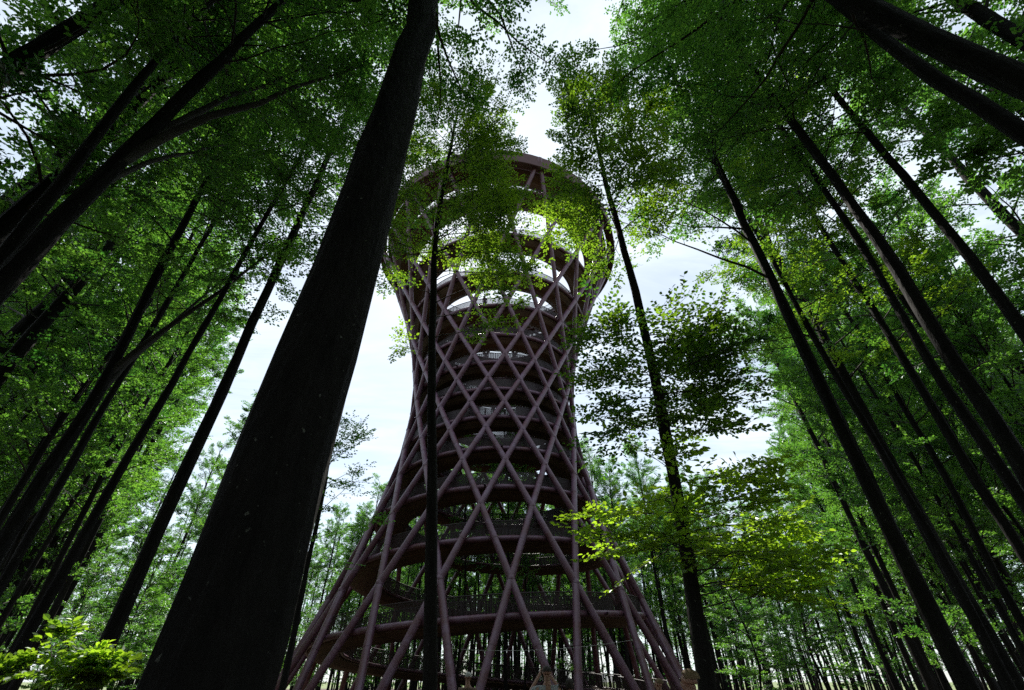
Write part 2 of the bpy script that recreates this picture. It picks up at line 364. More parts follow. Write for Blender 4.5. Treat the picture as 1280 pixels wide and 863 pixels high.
    tint = np.clip(.45*ct+.4*rng.random(len(ct))+.07+lt[lk], 0, 1)
    return A, (V, [Q], tint)

def trunk_at(P, Rr, h):
    z = P[:, 2]; return np.stack([np.interp(h, z, P[:, 0]), np.interp(h, z, P[:, 1]), h], -1), np.interp(h, z, Rr)

def tree_parts(seed, P, r0, hb, rad, nl, H, hs=1.0, bias=None, biasw=.0, low=(), **kw):
    """P: trunk polyline from the ground up to H. returns trunk, branch and crown meshes"""
    rng = np.random.default_rng(seed); P = np.asarray(P, float)
    zq = np.linspace(P[0, 2], P[-1, 2], 28); Pf = np.stack([np.interp(zq, P[:, 2], P[:, 0]), np.interp(zq, P[:, 2], P[:, 1]), zq], -1)
    for _ in range(2): Pf[1:-1, :2] = .25*Pf[:-2, :2]+.5*Pf[1:-1, :2]+.25*Pf[2:, :2]
    wob = np.cumsum(rng.normal(0, .022*r0/.2, (28, 2)), 0); Pf[:, :2] += (wob-wob[0])*np.clip((zq-zq[0])/6, 0, 1)[:, None]
    Rr = r0*np.maximum(1-zq/H, 0.004)**.5*(1+.45*np.exp(-np.maximum(zq, 0)/.35))
    T = Acc(); sides = 20 if r0 > .12 else 10
    tv, tq = tubes(Pf[None], Rr[None], sides, True)
    a = np.arctan2(tv[:, 1], tv[:, 0]); tv[:, :2] += rng.normal(0, .012*r0/.2, (len(tv), 2))
    T.add(tv, tq)
    h = np.sort(hb+(H*.985-hb)*rng.uniform(0, 1, nl)**hs); fr = (h-hb)/(H-hb)
    az = np.arange(nl)*2.39996+rng.normal(0, .4, nl)+rng.uniform(0, 6)
    if bias is not None:
        turn = rng.random(nl) < biasw; az = np.where(turn, bias+rng.normal(0, .5, nl), az)
    S, rl = trunk_at(Pf, Rr, h)
    shape = np.sqrt(np.clip(1-((fr-.42)/.62)**2, .08, 1))
    Ls = rad*shape*rng.uniform(.65, 1.15, nl)
    e0 = np.interp(fr, [0, 1], [.55 if kw.get('tilt', 0) > .3 else .35, 1.2])+rng.normal(0, .15, nl); e1 = np.interp(fr, [0, 1], [.25 if kw.get('tilt', 0) > .3 else -.05, .9])+rng.normal(0, .15, nl)
    lr = kw.pop('limb_r', .03); lr = np.full(len(S), lr); bare = np.zeros(len(S))
    for (hh, aa_, ll, ee0, ee1, *more) in low:
        lr = np.append(lr, more[0] if more else kw.get('low_r', .018)); bare = np.append(bare, more[1] if len(more) > 1 else 0)
        s2, _ = trunk_at(Pf, Rr, np.array([hh])); S = np.concatenate([S, s2]); az = np.append(az, aa_); Ls = np.append(Ls, ll); e0 = np.append(e0, ee0); e1 = np.append(e1, ee1)
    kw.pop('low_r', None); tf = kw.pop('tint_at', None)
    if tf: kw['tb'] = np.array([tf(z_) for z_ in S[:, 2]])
    A, (V, Q, tint) = crown(rng, S, az, Ls, e0, e1, limb_r=lr, bare=bare, **kw)
    return T.mesh('trunk', True), A.mesh('branches', True), mesh_np('crown', V, Q, False, tint)

def plant(name, meshes, loc, rz=0., label=None, cat='tree', group=None, sc_=1.0, leafm=None, bark=None):
    r = empty(name, loc, rz); r.scale = (sc_,)*3
    link('trunk', meshes[0], bark or M_BARK, r); link('branches', meshes[1], M_TWIG, r); link('crown', meshes[2], leafm or M_LEAF, r)
    return tag(r, label, cat, group)

CP, SP = cos(PITCH), sin(PITCH)
def at(x, y, Y):                                    # point of a picture ray at forward distance Y (used to read positions off the photograph)
    u = (431.5-y); up = u*CP+F_PX*SP; fw = F_PX*CP-u*SP
    return np.array([(x-640)*Y/fw, Y, CZ+up*Y/fw])
def trunk_path(px, Y, H):
    P = [at(x, y, Y) for x, y in px]; P.sort(key=lambda p: p[2])
    d = P[1]-P[0]; b = P[0]-d*((P[0][2]+.25)/d[2]) if P[0][2] > -.2 else P[0]
    P = ([b] if P[0][2] > -.2 else [])+P
    d = P[-1]-P[-2]; d = d/d[2]; d[:2] *= .6
    if P[-1][2] < H: P.append(P[-1]+d*(H-P[-1][2]))
    P = np.array(P); base = P[0].copy(); base[2] = 0
    return P-base, base


def px(P):
    X, Y, Z = P[0], P[1], P[2]-CZ; d = Y*CP+Z*SP
    return np.array([640+F_PX*X/d, 431.5-F_PX*(Z*CP-Y*SP)/d])
def radius_for(P, base, H, wpx, x, y, Y):            # trunk radius at the foot that gives the trunk the width measured in the photograph
    h = at(x, y, Y)[2]; c, _ = trunk_at(P, np.ones(len(P)), np.array([max(h, 0.)])); c = c[0]+base
    v = c-np.array([0, 0, CZ]); o = nrm(np.cross(np.array([0, 0, 1.]), v)); e = .05
    per = abs(np.cross(px(c+o*e)-px(c-o*e), nrm(px(c+np.array([0, 0, .05]))-px(c))))
    return wpx/per*e/max(1-h/H, .05)**.5
SPEC = [
 # label, pixel points, forward distance, radius, H, hb, crown radius, limbs, extra
 dict(l='huge dark beech trunk rising beside the tower, the thickest trunk of all', px=[(260, 863), (400, 430), (537, 0)], Y=3.05, r=.36, H=27, hb=12.5, rad=5.2, nl=62, w=(160, 260, 863), s=1),
 dict(l='straight dark trunk with long bare side boughs against the bright sky gap beside the tower', px=[(1210, 863), (1040, 520), (860, 140)], Y=7.4, r=.215, H=25, hb=12.5, rad=3.6, nl=44, w=(18, 1053, 540), s=2,
      low=[(9.0, -1.5, 3.6, .75, .35, .035, 1), (10.2, -1.9, 3.2, .8, .4, .03, 1), (10.8, -1.1, 2.8, .7, .4, .03, 1)]),
 dict(l='slim beech beside the tower with glowing yellow green boughs low on its stem', px=[(885, 863), (850, 620), (815, 440), (770, 270), (735, 120)], Y=6.75, r=.13, H=17, hb=9.7, rad=2.0, nl=34, w=(22, 885, 863), s=3, leafm='Y', hexa=True, leaf=.09, sec_gap=.16, tilt=.24, jit=.6, tint_at=lambda z: .5 if z < 4.4 else -.22 if z < 7.5 else -.02,  # tint_at paints sunlight into the low leaves and keeps the middle ones darker
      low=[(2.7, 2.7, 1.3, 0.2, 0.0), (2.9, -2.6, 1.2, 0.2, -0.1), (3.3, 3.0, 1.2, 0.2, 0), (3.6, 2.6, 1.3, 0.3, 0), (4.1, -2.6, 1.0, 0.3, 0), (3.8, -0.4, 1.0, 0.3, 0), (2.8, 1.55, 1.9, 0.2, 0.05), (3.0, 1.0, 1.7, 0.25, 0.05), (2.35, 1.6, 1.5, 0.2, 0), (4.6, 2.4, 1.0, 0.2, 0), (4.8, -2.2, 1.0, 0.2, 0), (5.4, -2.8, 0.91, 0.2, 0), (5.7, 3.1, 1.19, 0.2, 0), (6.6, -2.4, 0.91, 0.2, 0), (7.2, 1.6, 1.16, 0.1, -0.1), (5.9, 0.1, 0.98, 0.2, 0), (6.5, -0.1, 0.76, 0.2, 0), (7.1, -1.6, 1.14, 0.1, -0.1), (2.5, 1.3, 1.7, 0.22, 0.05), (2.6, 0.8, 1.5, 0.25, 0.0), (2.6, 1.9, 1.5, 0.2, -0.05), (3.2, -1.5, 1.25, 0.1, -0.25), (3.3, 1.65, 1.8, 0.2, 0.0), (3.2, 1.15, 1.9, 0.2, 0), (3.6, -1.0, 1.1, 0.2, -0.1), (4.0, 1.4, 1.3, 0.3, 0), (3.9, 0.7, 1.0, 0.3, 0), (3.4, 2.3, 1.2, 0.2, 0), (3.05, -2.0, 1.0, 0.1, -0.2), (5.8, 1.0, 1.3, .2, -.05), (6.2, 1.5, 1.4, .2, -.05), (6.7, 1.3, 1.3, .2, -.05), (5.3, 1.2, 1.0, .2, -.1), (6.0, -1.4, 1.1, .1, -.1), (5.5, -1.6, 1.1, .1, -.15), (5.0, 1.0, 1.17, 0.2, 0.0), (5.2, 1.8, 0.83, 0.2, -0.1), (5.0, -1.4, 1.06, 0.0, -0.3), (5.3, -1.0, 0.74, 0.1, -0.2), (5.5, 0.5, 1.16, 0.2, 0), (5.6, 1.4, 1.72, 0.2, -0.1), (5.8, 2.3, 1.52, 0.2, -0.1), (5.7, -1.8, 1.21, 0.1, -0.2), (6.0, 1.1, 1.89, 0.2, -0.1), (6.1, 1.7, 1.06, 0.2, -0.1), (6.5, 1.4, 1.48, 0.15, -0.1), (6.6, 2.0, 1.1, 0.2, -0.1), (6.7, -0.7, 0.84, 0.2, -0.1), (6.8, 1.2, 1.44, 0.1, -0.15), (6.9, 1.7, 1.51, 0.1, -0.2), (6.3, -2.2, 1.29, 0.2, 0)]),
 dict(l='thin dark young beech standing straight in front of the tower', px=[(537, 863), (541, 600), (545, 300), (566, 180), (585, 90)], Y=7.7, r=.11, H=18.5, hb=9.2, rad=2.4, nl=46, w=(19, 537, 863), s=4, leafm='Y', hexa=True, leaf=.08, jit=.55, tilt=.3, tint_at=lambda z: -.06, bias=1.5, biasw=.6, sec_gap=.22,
      low=[(7.6, 1.5, 1.6, .5, .1), (8.2, 1.2, 2.0, .5, .1), (8.6, 1.7, 2.3, .4, .0), (7.2, -1.4, .8, .5, 0), (8.9, -1.5, 1.3, .5, .1), (10.6, -1.6, 1.6, .5, .3), (11.2, -1.2, 1.7, .5, .3), (11.8, -1.8, 1.6, .5, .3), (12.4, -1.4, 1.7, .5, .3), (11.5, -.6, 1.5, .5, .3), (12.2, 1.4, 2.2, .4, .2), (12.8, 1.0, 2.2, .5, .3), (12.6, -1.0, 1.9, .5, .3), (13.0, 1.8, 2.2, .5, .2), (13.3, -1.7, 1.8, .4, .2), (13.4, .4, 1.6, .6, .3), (13.8, -.6, 1.6, .5, .4), (14.2, -1.5, 2.2, .35, .1), (14.8, -1.2, 2.0, .35, .1), (15.3, -1.7, 1.9, .35, .1), (13.9, -2.0, 1.8, .35, .1), (14.5, 1.3, 2.2, .35, .1), (15.2, 1.6, 2.2, .35, .1), (14.9, .9, 2.0, .4, .1), (11.9, 1.7, 2.4, .4, .2), (10.9, 1.4, 2.6, .35, .1), (10.3, 1.8, 2.5, .35, .1), (9.6, 1.4, 2.4, .35, .0)]),
 dict(l='tall dark leaning beech, foremost of the twin trunks crossing the right edge', px=[(1280, 585), (1180, 432), (1080, 275), (975, 130)], Y=5.7, r=.23, H=26, hb=12, rad=4.2, nl=50, w=(21, 1180, 432), s=5),
 dict(l='thinner dark trunk running close behind the tall leaning beech at the right edge', px=[(1280, 625), (1175, 470), (1085, 310), (1000, 190)], Y=7.0, r=.165, H=24, hb=11, rad=3.6, nl=46, w=(14, 1175, 470), s=6),
 dict(l='dark straight beech trunk right of the twin trunks, entering halfway up the right edge', px=[(1280, 415), (1215, 325), (1155, 248)], Y=6.0, r=.19, H=25, hb=12.5, rad=4, nl=50, w=(14.5, 1200, 301), s=7),
 dict(l='heavy leaning trunk crossing the top right corner, the upper of two', px=[(1280, 85), (1085, -5)], Y=2.6, r=.36, H=24, hb=11.5, rad=4.6, nl=54, w=(38, 1190, 40), s=8),
 dict(l='dark leaning trunk just below the heavy one in the top right corner', px=[(1280, 152), (1150, 66)], Y=3.2, r=.25, H=24, hb=11.5, rad=4.2, nl=50, w=(25, 1235, 120), s=9),
 dict(l='big forked beech leaning in from the left edge, splitting into several boughs', px=[(0, 362), (65, 297), (130, 228), (250, 112)], Y=3.7, r=.29, H=22, hb=11, rad=4.6, nl=54, w=(29, 65, 297), s=10,
      low=[(7.6, 1.3, 5.5, 1.2, 1.0, .07, .6), (8.1, .8, 5.0, 1.3, 1.15, .065, .5), (7.0, -.2, 4.0, 1.25, 1.1, .05, .4)]),
 dict(l='second dark trunk at the left edge, parallel to and above the forked beech', px=[(0, 326), (120, 172), (168, 112)], Y=3.9, r=.235, H=23, hb=11.5, rad=4.4, nl=52, w=(19, 60, 250), s=11),
 dict(l='beech at the left edge splitting into three slim stems halfway up', px=[(0, 685), (60, 585), (115, 510), (168, 395)], Y=8.2, r=.19, H=22, hb=10, rad=3.6, nl=46, w=(20, 30, 640), s=12,
      low=[(7.0, 1.3, 6.0, 1.22, 1.05, .065, .6), (6.4, .0, 6.0, 1.35, 1.2, .06, .6)]),
 dict(l='thin trunk just below the three stemmed beech at the left edge', px=[(0, 732), (95, 565), (132, 500)], Y=9.7, r=.135, H=22, hb=9.5, rad=3.4, nl=54, w=(12, 60, 620), s=13),
 dict(l='straight beech left of the huge trunk, its bare stem crossing the small sky gap', px=[(110, 863), (235, 580), (330, 372)], Y=8.7, r=.20, H=27, hb=12.5, rad=4.6, nl=54, w=(19, 190, 690), s=14),
 dict(l='trunk at the lower left rising straight behind the sunlit sapling', px=[(0, 852), (70, 735), (140, 600), (232, 445)], Y=8.3, r=.165, H=21, hb=9.5, rad=3.2, nl=56, w=(15, 70, 750), s=15),
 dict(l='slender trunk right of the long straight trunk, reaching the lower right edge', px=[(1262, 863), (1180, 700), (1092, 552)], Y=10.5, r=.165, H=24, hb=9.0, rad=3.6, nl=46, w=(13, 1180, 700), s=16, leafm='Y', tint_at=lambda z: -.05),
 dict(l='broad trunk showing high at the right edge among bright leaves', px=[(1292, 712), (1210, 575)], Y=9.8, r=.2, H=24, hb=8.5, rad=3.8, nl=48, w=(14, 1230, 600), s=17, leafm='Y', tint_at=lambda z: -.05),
 dict(l='thin trunk peeping out just right of the foot of the huge trunk', px=[(352, 863), (385, 690)], Y=15, r=.13, H=8.6, hb=4.0, rad=1.8, nl=26, w=(8, 365, 780), s=18),
]
KW = ('hexa', 'tilt', 'jit', 'tint_at', 'leaf', 'sec_gap', 'low', 'bias', 'biasw')
NEAR = []
for d in SPEC:
    P, base = trunk_path(d['px'], d['Y'], d['H'])
    kw = {k: d[k] for k in KW if k in d}
    if 'leaf' not in kw: kw['leaf'] = .10; kw['keep'] = .68
    rs = random.Random(d['s']); d['low'] = list(d.get('low', []))+[(rs.uniform(3.2, d['hb']), rs.uniform(0, 6.28), rs.uniform(.35, 1.0), rs.uniform(.2, .9), rs.uniform(-.1, .6), .016, 1) for _ in range(5)]
    d['r'] = float(radius_for(P, base, d['H'], *d['w'], d['Y'])); print(d['s'], 'r', round(d['r'], 3))
    ms = tree_parts(d['s'], P, d['r'], d['hb'], d['rad'], d['nl'], d['H'], limb_r=.045 if d['r'] > .15 else .02, **kw)
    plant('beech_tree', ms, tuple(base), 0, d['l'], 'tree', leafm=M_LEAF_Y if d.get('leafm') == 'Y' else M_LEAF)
    NEAR.append((base[0], base[1]))

# a low sapling in the sun, with more sunlight tinted into its leaves
def sapling():
    Y = 5.2; b = at(66, 850, Y)
    P = np.array([(-.3, .2, 0), (-.15, .1, 1.0), (-.03, 0, 1.6), (.0, 0, 1.85)])
    ms = tree_parts(31, P, .02, 1.66, .28, 2, 1.85, limb_r=.009, hexa=True, leaf=.075, sec_gap=.075, sec_len=.27, tilt=.25, jit=.6, tint_at=lambda z: .18,  # raised leaf tint adds painted sunlight
        low=[(1.70, 1.5, .50, .1, -.15), (1.68, 1.1, .42, .1, -.1), (1.64, 1.9, .42, .1, -.2), (1.74, -1.3, .32, .15, -.1), (1.72, .5, .38, .15, 0), (1.65, 2.4, .4, .1, -.1), (1.76, 1.7, .5, .1, -.1), (1.68, -2.2, .28, .1, -.1)])
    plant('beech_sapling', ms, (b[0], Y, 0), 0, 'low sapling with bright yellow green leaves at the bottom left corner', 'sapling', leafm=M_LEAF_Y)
sapling()

# repeated forest trees
def proto(seed, H, hb, rad, nl, r0, **kw):
    rng = np.random.default_rng(seed+100); P = np.zeros((7, 3)); P[:, 2] = np.linspace(-.25, H, 7); P[1:, :2] = np.cumsum(rng.normal(0, .16, (6, 2)), 0)
    return tree_parts(seed, P, r0, hb, rad, nl, H, limb_r=.04, **kw)
TALL = [proto(41+i, H, hb, rad, nl, r, leaf=.14, sec_gap=.26, sec_len=1.1, jit=.6, tilt=.5) for i, (H, hb, rad, nl, r) in enumerate([
    (28, 9, 3.6, 48, .21), (26, 6.5, 3.4, 48, .18), (29, 11, 4.0, 46, .24), (27, 5, 3.2, 52, .17), (25, 8, 3.8, 44, .2), (28, 12, 4.2, 44, .22)])]
SLIM = [proto(61+i, H, hb, rad, nl, r, leaf=.115, sec_gap=.24, sec_len=.85, jit=.6, tilt=.5) for i, (H, hb, rad, nl, r) in enumerate([
    (19, 3.5, 2.0, 40, .09), (22, 6, 2.2, 40, .11), (16, 2.2, 2.2, 38, .08), (24, 8, 2.4, 40, .13)])]
BUSH = [proto(81+i, H, hb, rad, nl, r, leaf=.10, sec_gap=.18, sec_len=.7) for i, (H, hb, rad, nl, r) in enumerate([
    (7, 1.2, 1.8, 26, .05), (5, .8, 1.5, 22, .04), (9, 1.5, 2.0, 28, .06)])]
M_LEAFS = [M_LEAF]

def seen(x, y, rad, h0, h1):
    for z in np.linspace(h0, h1, 9):
        for dx in (-rad, 0, rad):
            X, Yy, Z = x+dx, y, z-CZ; d = Yy*CP+Z*SP
            if d < .3: continue
            u = Z*CP-Yy*SP
            if abs(F_PX*X/d) < 640 and abs(F_PX*u/d) < 431: return True
    return False
rng = random.Random(7)
placed = list(NEAR)
def ok(x, y, gap):
    if math.hypot(x-TX, y-TY) < 17.5: return False
    return all((x-a)**2+(y-b)**2 > gap*gap for a, b in placed)
def zone(x, y):
    az = math.degrees(math.atan2(x, y)); d = math.hypot(x, y)
    if az < -19: return ('far' if d > 34 else 'mid')+' left'
    if az <= 16: return 'behind'
    return ('far' if d > 34 else 'mid')+' right'
LBL = {
 ('tall', 'far left'): ('tall slim beech in the dim far woods left of the tower', 'tall beeches of the far woods left of the tower'),
 ('tall', 'mid left'): ('tall beech in the shade further back along the left edge', 'tall beeches further back along the left edge'),
 ('tall', 'behind'): ('tall beech standing behind the tower and seen through its lattice', 'tall beeches behind the tower'),
 ('tall', 'far right'): ('tall slim beech in the backlit far woods right of the tower', 'tall beeches of the far woods right of the tower'),
 ('tall', 'mid right'): ('tall beech further back along the leafy right edge', 'tall beeches further back along the right edge'),
 ('slim', 'far left'): ('thin pole of a beech in the dim far woods left of the tower', 'thin beech poles of the far woods left of the tower'),
 ('slim', 'mid left'): ('thin young beech pole further back along the left edge', 'thin beech poles along the left edge'),
 ('slim', 'behind'): ('thin beech pole standing behind the tower and seen through its lattice', 'thin beech poles behind the tower'),
 ('slim', 'far right'): ('thin beech pole in the backlit far woods right of the tower', 'thin beech poles of the far woods right of the tower'),
 ('slim', 'mid right'): ('thin young beech pole further back along the leafy right edge', 'thin beech poles along the right edge'),
 ('bush', 'far left'): ('low leafy beech sapling under the far trees left of the tower', 'beech saplings left of the tower'),
 ('bush', 'mid left'): ('low leafy beech sapling under the trees along the left edge', 'beech saplings along the left edge'),
 ('bush', 'behind'): ('low leafy beech sapling behind the feet of the tower', 'beech saplings behind the tower'),
 ('bush', 'far right'): ('low leafy beech sapling under the far trees right of the tower', 'beech saplings right of the tower'),
 ('bush', 'mid right'): ('low leafy beech sapling under the trees along the right edge', 'beech saplings along the right edge'),
}
def mind(az):
    if abs(az) > 58: return 9                                       # tall trees keep clear of the two gaps of sky beside the tower
    if -41 < az < 35: return 68 if (-27 < az < -16 or 13 < az < 24) else 58
    return 12.5
def scatter(kind, protos, count, dmin, dmax, azr, gap, name, cat, free=False):
    k = tries = 0
    while k < count and tries < 20000:
        tries += 1
        az = rng.uniform(*azr); d = math.sqrt(rng.uniform(dmin**2, dmax**2))
        if not free and d < mind(az): continue
        x, y = d*math.sin(R_(az)), d*math.cos(R_(az))
        if not ok(x, y, gap): continue
        s = rng.uniform(.88, 1.1); p = rng.choice(protos)
        if not seen(x, y, 2.5, .5, 24*s if kind != 'bush' else 5): continue
        placed.append((x, y)); lb, gp = LBL[(kind, zone(x, y))]
        plant(name, p, (x, y, 0), rng.uniform(0, 6.28), lb, cat, gp, s)
        k += 1
scatter('tall', TALL, 2, 9.5, 14, (-76, -60), 2.5, 'beech_tree', 'tree')
scatter('tall', TALL, 2, 9.5, 15, (60, 76), 2.5, 'beech_tree', 'tree')
scatter('tall', TALL, 3, 14, 24, (-68, -44), 3.2, 'beech_tree', 'tree')
scatter('tall', TALL, 2, 15, 24, (40, 68), 3.2, 'beech_tree', 'tree')
scatter('tall', TALL, 34, 26, 62, (-58, -41), 2.5, 'beech_tree', 'tree')
scatter('tall', TALL, 26, 26, 62, (35, 56), 2.5, 'beech_tree', 'tree')
scatter('tall', TALL, 120, 58, 108, (-46, 42), 2.1, 'beech_tree', 'tree')
scatter('slim', SLIM, 30, 18, 60, (-58, -42), 2.0, 'young_beech', 'tree')
scatter('slim', SLIM, 40, 16, 64, (34, 58), 1.9, 'young_beech', 'tree')
scatter('slim', SLIM, 70, 58, 100, (-44, 40), 1.7, 'young_beech', 'tree')
scatter('bush', BUSH, 34, 30, 62, (-56, -22), 2.0, 'beech_sapling', 'sapling', free=True)
scatter('bush', BUSH, 10, 24, 64, (19, 46), 2.0, 'beech_sapling', 'sapling', free=True)
scatter('tall', TALL, 36, 60, 112, (-20, 18), 1.8, 'beech_tree', 'tree')
scatter('slim', SLIM, 36, 60, 108, (-20, 18), 1.5, 'young_beech', 'tree')
scatter('slim', SLIM, 40, 56, 108, (16, 48), 1.5, 'young_beech', 'tree')
scatter('bush', BUSH, 60, 60, 106, (-48, 14), 1.6, 'beech_sapling', 'sapling', free=True)

# trees growing inside the hollow core of the tower
for (dx, dy, p, lb) in ((1.6, -1.5, SLIM[3], 'tree growing inside the hollow core of the tower, the front one'), (-2.4, 1.8, SLIM[1], 'tree inside the hollow core of the tower, left and behind the front one'), (2.8, 2.6, SLIM[0], 'tree inside the hollow core of the tower, right and behind the front one')):
    plant('beech_tree', p, (TX+dx, TY+dy, 0), dx*2, lb, 'tree', 'trees growing inside the tower')

# the rest of the wood, behind and beside the photographer, one mass
def surrounding():
    rg = np.random.default_rng(5); A = Acc(); Vs = []; n = 0; spots = []
    while len(spots) < 44:
        a = rg.uniform(radians(80), radians(280)); d = math.sqrt(rg.uniform(2.8**2, 30**2)); x, y = d*sin(a), d*cos(a)
        if y > 1.5 or any((x-p)**2+(y-q)**2 < 7 for p, q in spots): continue
        spots.append((x, y))
    for x, y in spots:
        r = rg.uniform(.12, .26); H = rg.uniform(22, 28); hb = rg.uniform(4, 10)
        A.add(*tubes([[(x, y, -.2), (x+rg.normal(0, .2), y, H*.5), (x+rg.normal(0, .4), y, H)]], [[r*1.1, r*.8, .02]], 8))
        m = 3200; h = rg.uniform(hb, H, m); f = (h-hb)/(H-hb); rr = 3.6*np.sqrt(np.clip(1-((f-.45)/.6)**2, .05, 1))*np.sqrt(rg.random(m)); t = rg.uniform(0, 2*pi, m)
        c = np.stack([x+rr*np.cos(t), y+rr*np.sin(t), h], -1)
        nn = nrm(np.array([0, 0, 1.])+rg.normal(0, .5, (m, 3))); u = nrm(np.cross(nn, rg.normal(0, 1, (m, 3)))); v = np.cross(nn, u); s_ = rg.uniform(.15, .34, m)[:, None]
        q = np.stack([c-u*s_, c+v*s_*.6, c+u*s_, c-v*s_*.6], 1).reshape(-1, 3)
        Vs.append(q)
    V1 = np.concatenate(A.V); V2 = np.concatenate(Vs); k = len(V1)
    me = mesh_np('surrounding_forest', np.concatenate([V1, V2]), [np.concatenate(A.P[4]), np.arange(len(V2)).reshape(-1, 4)+k], False)
    nq = sum(len(p) for p in A.P[4]); me.materials.append(M_BARK); me.materials.append(M_LEAF)
    me.polygons.foreach_set('material_index', np.concatenate([np.zeros(nq, np.int32), np.ones(len(V2)//4, np.int32)]))
    tag(link('surrounding_forest', me, None), 'shady mass of the same beech wood behind the viewpoint', 'forest', kind='stuff')
radians = R_
surrounding()

# ------------------------------------------------------------------ people
def skinned(name, pts, edges, rad, root, sub=2):
    me = bpy.data.meshes.new(name); me.from_pydata([tuple(p) for p in pts], edges, [])
    o = bpy.data.objects.new(name, me); C.objects.link(o)
    o.modifiers.new('skin', 'SKIN'); sv = me.skin_vertices[0].data
    for i, r in enumerate(rad):
        r = r if isinstance(r, tuple) else (r, r); sv[i].radius = r; sv[i].use_root = (i == root)
    m = o.modifiers.new('sub', 'SUBSURF'); m.levels = sub
    dg = bpy.context.evaluated_depsgraph_get(); new = bpy.data.meshes.new_from_object(o.evaluated_get(dg))
    bpy.data.objects.remove(o); bpy.data.meshes.remove(me); new.name = name
    for p in new.polygons: p.use_smooth = True
    return new
def flat_mat(name, col, rough=.8):
    return noise_mat(name, [(.3, tuple(c*.8 for c in col)), (.7, col)], scale=9, rough=rough, bump=.15, bscale=40, dist=.01)[0]
M_SKIN = flat_mat('skin', (.36, .19, .13), .55); M_DENIM = flat_mat('dark_denim', (.03, .035, .055)); M_SHOE = flat_mat('shoe', (.03, .028, .026)); M_EYE = flat_mat('eye', (.02, .015, .012), .3)
ARM = {'down': ((.21, .01, 1.12), (.23, .06, .86)), 'up': ((.30, .16, 1.36), (.10, .30, 1.62))}
def make_person(loc, rz, h, shirt, hair, label, arms=('down', 'down'), hair_long=False):
    """a standing figure, front towards local +Y, modelled 1.75 m tall and scaled"""
    root = tag(empty('person', loc, rz), label, 'person'); k = h/1.75; root.scale = (k,)*3
    P, E, Rr = [], [], []
    def add(p, r, par=None):
        P.append(p); Rr.append(r)
        if par is not None: E.append((par, len(P)-1))
        return len(P)-1
    pel = add((0, 0, .95), (.15, .11)); ab = add((0, .01, 1.12), (.135, .10), pel); ch = add((0, 0, 1.32), (.155, .11), ab); nb = add((0, -.01, 1.46), (.075, .065), ch)
    nk = add((0, .0, 1.54), .052, nb); jaw = add((0, .035, 1.60), (.062, .07), nk); hd = add((0, .01, 1.67), (.078, .095), jaw); top = add((0, 0, 1.735), (.05, .062), hd)
    nose = add((0, .118, 1.645), .012, jaw)
    for s_ in (-1, 1): add((s_*.082, -.005, 1.645), (.008, .014), hd)
    for s_, st in ((-1, arms[0]), (1, arms[1])):
        hip = add((s_*.09, 0, .88), .088, pel); kn = add((s_*.10, .02, .49), .058, hip); an = add((s_*.105, -.01, .09), .038, kn); add((s_*.12, .14, .045), (.035, .028), an)
        sh = add((s_*.185, 0, 1.40), .062, ch); (ex, ey, ez), (wx, wy, wz) = ARM[st]
        el = add((s_*ex, ey, ez), .040, sh); wr = add((s_*wx, wy, wz), .026, el)
        d = Vector((s_*wx-s_*ex, wy-ey, wz-ez)).normalized(); w0 = Vector((s_*wx, wy, wz)); side = Vector((0, 1, 0)) if st == 'down' else Vector((1, 0, 0))*-s_
        pm = add(tuple(w0+d*.055), (.030, .018), wr)
        fw = Vector((-s_*.3, .25, 0)) if st == 'down' else Vector((-s_*.6, .2, 0))
        for f_, (off, ln) in enumerate(((-.028, .062), (-.010, .075), (.009, .080), (.027, .070))):
            b0 = w0+d*.088+side*off; a1 = add(tuple(b0), .009, pm); a2 = add(tuple(b0+d*ln*.5+fw*.012), .008, a1); add(tuple(b0+d*ln*.85+fw*.045), .007, a2)
        t1 = add(tuple(w0+d*.04+side*.04), .010, wr); add(tuple(w0+d*.075+side*.062+fw*.02), .008, t1)
    link('body', skinned('body', P, E, Rr, pel), M_SKIN, root)
    # clothes
    Q, F, S2 = [], [], []
    def ad(p, r, par=None):
        Q.append(p); S2.append(r)
        if par is not None: F.append((par, len(Q)-1))
        return len(Q)-1
    a0 = ad((0, 0, .90), (.17, .125)); a1 = ad((0, .01, 1.12), (.155, .118), a0); a2 = ad((0, 0, 1.32), (.172, .125), a1); ad((0, -.01, 1.445), (.09, .078), a2)
    for s_, st in ((-1, arms[0]), (1, arms[1])):
        (ex, ey, ez), _ = ARM[st]; b = ad((s_*.185, 0, 1.405), .074, a2); ad((s_*(.185+(ex-.185)*.8), ey*.8, 1.405+(ez-1.405)*.8), .058, b)
    link('shirt', skinned('shirt', Q, F, S2, 0), shirt, root)
    Q, F, S2 = [], [], []
    a0 = ad((0, 0, .97), (.158, .118)); 
    for s_ in (-1, 1):
        b = ad((s_*.09, 0, .87), .100, a0); c = ad((s_*.10, .02, .49), .072, b); ad((s_*.105, -.005, .10), .056, c)
    link('trousers', skinned('trousers', Q, F, S2, 0), M_DENIM, root)
    for s_ in (-1, 1):
        Q, F, S2 = [], [], []
        b = ad((s_*.105, -.04, .045), (.045, .04)); c = ad((s_*.115, .08, .04), (.048, .036), b); ad((s_*.12, .17, .034), (.04, .028), c)
        link('shoe', skinned('shoe', Q, F, S2, 0), M_SHOE, root)
    for s_ in (-1, 1):
        bm = bmesh.new(); bmesh.ops.create_icosphere(bm, subdivisions=2, radius=.011); bmesh.ops.translate(bm, vec=(s_*.03, .096, 1.668), verts=bm.verts)
        me = bpy.data.meshes.new('eye'); bm.to_mesh(me); bm.free(); link('eye', me, M_EYE, root)
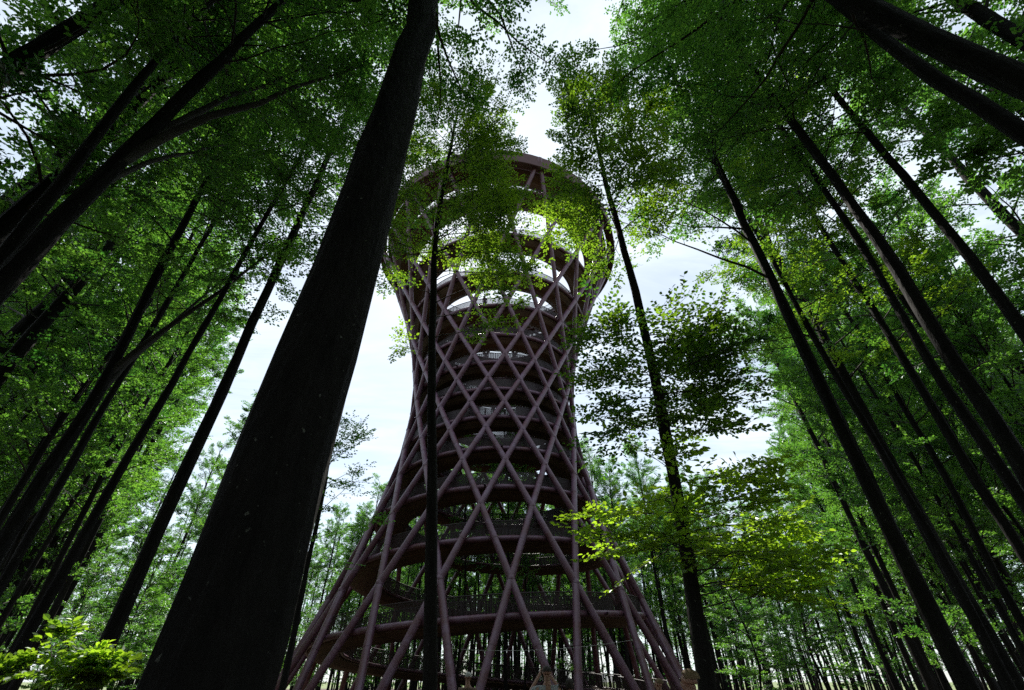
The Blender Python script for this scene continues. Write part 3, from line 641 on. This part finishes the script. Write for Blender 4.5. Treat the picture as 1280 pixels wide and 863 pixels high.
    # hair: a cap with an uneven lower edge, open at the face
    bm = bmesh.new(); bmesh.ops.create_uvsphere(bm, u_segments=28, v_segments=18, radius=1)
    rg = random.Random(int(h*1000))
    for v in list(bm.verts):
        lim = (-.75 if hair_long else -.22)+.12*rg.random()
        if (v.co.y > .35 and v.co.z < .42) or v.co.z < lim: bm.verts.remove(v)
    for v in bm.verts:
        q = 1+.07*(rg.random()-.4); v.co = (v.co.x*.083*q, v.co.y*.101*q-.006, v.co.z*(.16 if hair_long and v.co.z < 0 else .088)*q+1.672)
    me = bpy.data.meshes.new('hair'); bm.to_mesh(me); bm.free()
    for p in me.polygons: p.use_smooth = True
    link('hair', me, hair, root)
    return root
from mathutils import Vector
H_FAIR = flat_mat('fair_hair', (.17, .11, .055)); H_DARK = flat_mat('dark_hair', (.03, .022, .017)); H_GREY = flat_mat('grey_hair', (.42, .40, .37))
S_DARK = flat_mat('plum_shirt', (.10, .05, .06)); S_GREY = flat_mat('grey_shirt', (.33, .34, .36)); S_TAN = flat_mat('tan_shirt', (.16, .10, .07)); S_RED = flat_mat('rust_shirt', (.22, .07, .05))
make_person((1.81, 5.7, -.01), .75, 1.71, S_DARK, H_FAIR, 'person with short fair hair standing nearest, looking towards the tower')
pr = make_person((.69, 11.0, -.01), .1, 1.86, S_GREY, H_DARK, 'person in a grey shirt with both arms raised to a camera', arms=('up', 'up'))
make_person((1.16, 11.3, -.01), -.4, 1.66, S_TAN, H_DARK, 'dark haired person standing right of the one with raised arms', hair_long=True)
make_person((-1.10, 14.0, -.01), .2, 1.80, S_TAN, H_GREY, 'pale grey haired person between the tower legs, left of the others')
make_person((3.03, 11.6, -.01), .9, 1.66, S_RED, H_FAIR, 'person in rust coloured clothes at the foot of the rightmost tower legs')
# the small camera held up by the second person
def small_camera():
    r = tag(empty('camera_body', (.69-.03, 11.32, 1.76), .1), 'small black camera held up in raised hands', 'camera')
    m = flat_mat('black_plastic', (.02, .02, .022), .4)
    bm = bmesh.new(); bmesh.ops.create_cube(bm, size=1); bmesh.ops.scale(bm, vec=(.12, .04, .075), verts=bm.verts); bmesh.ops.bevel(bm, geom=bm.edges[:], offset=.008, segments=2, affect='EDGES')
    me = bpy.data.meshes.new('housing'); bm.to_mesh(me); bm.free(); link('housing', me, m, r)
    A = Acc(); A.add(*tubes([[(0, .015, 0), (0, .075, 0)]], [[.03, .027]], 20, True)); link('lens', A.mesh('lens', False), m, r)
    A = Acc(); A.box((0, 0, .046), (.022, .016, .010)); link('viewfinder', A.mesh('viewfinder'), m, r)
small_camera()
# a visitor on the ramp high in the tower
RP = ramp_point(7.985, .35)
make_person(RP, pi, 1.75, S_DARK, H_DARK, 'tiny person standing at a ramp railing high in the tower against the sky')
# thin pale cable slung between the trees in front of the tower
def cable():
    m = flat_mat('pale_cable', (.5, .5, .48), .5); t = np.linspace(0, 1, 30)
    p, q = at(576, 812, 16.0), at(792, 800, 16.0); P = p+(q-p)*t[:, None]; P[:, 2] -= .12*4*t*(1-t)
    tag(link('cable', mesh_np('cable', *tubes(P[None], np.full((1, 30), .006), 6), True), m), 'thin pale cable slung across in front of the tower legs', 'cable')
cable()

# the rest of the wood beyond the tower, thinning out into one mass of stems and leaves
def far_woods():
    rg = np.random.default_rng(9); A = Acc(); n = 640
    az = rg.uniform(R_(-60), R_(60), n); d = rg.uniform(112, 160, n); x, y = d*np.sin(az), d*np.cos(az); H = rg.uniform(17, 25, n); r = rg.uniform(.12, .26, n)
    z = np.linspace(0, 1, 5); P = np.stack([x[:, None]+rg.normal(0, .25, (n, 5)), y[:, None]+rg.normal(0, .25, (n, 5)), H[:, None]*z-.3], -1)
    A.add(*tubes(P, r[:, None]*(1.05-z), 6)); V1 = np.concatenate(A.V); q1 = np.concatenate(A.P[4])
    m = 170; k = n*m; li = np.repeat(np.arange(n), m); f = rg.random(k)**.8; h = .6+f*(H[li]-.4); rr = 2.8*np.sqrt(rg.random(k))*np.sqrt(np.clip(1.1-f, .1, 1)); t = rg.uniform(0, 2*pi, k)
    c = np.stack([x[li]+rr*np.cos(t), y[li]+rr*np.sin(t), h], -1); nn = nrm(np.array([0, 0, .6])+rg.normal(0, .6, (k, 3))); u = nrm(np.cross(nn, rg.normal(0, 1, (k, 3)))); v = np.cross(nn, u)
    s_ = rg.uniform(.12, .30, k)[:, None]; q = np.stack([c-u*s_, c+v*s_*.6, c+u*s_, c-v*s_*.6], 1).reshape(-1, 3)
    me = mesh_np('far_woods', np.concatenate([V1, q]), [np.concatenate([q1, np.arange(len(q)).reshape(-1, 4)+len(V1)])], False)
    me.materials.append(M_BARK); me.materials.append(M_LEAF)
    me.polygons.foreach_set('material_index', np.concatenate([np.zeros(len(q1), np.int32), np.ones(k, np.int32)]))
    tag(link('far_woods', me, None), 'farthest part of the wood, a backlit mass of stems on the horizon', 'forest', kind='stuff')
far_woods()
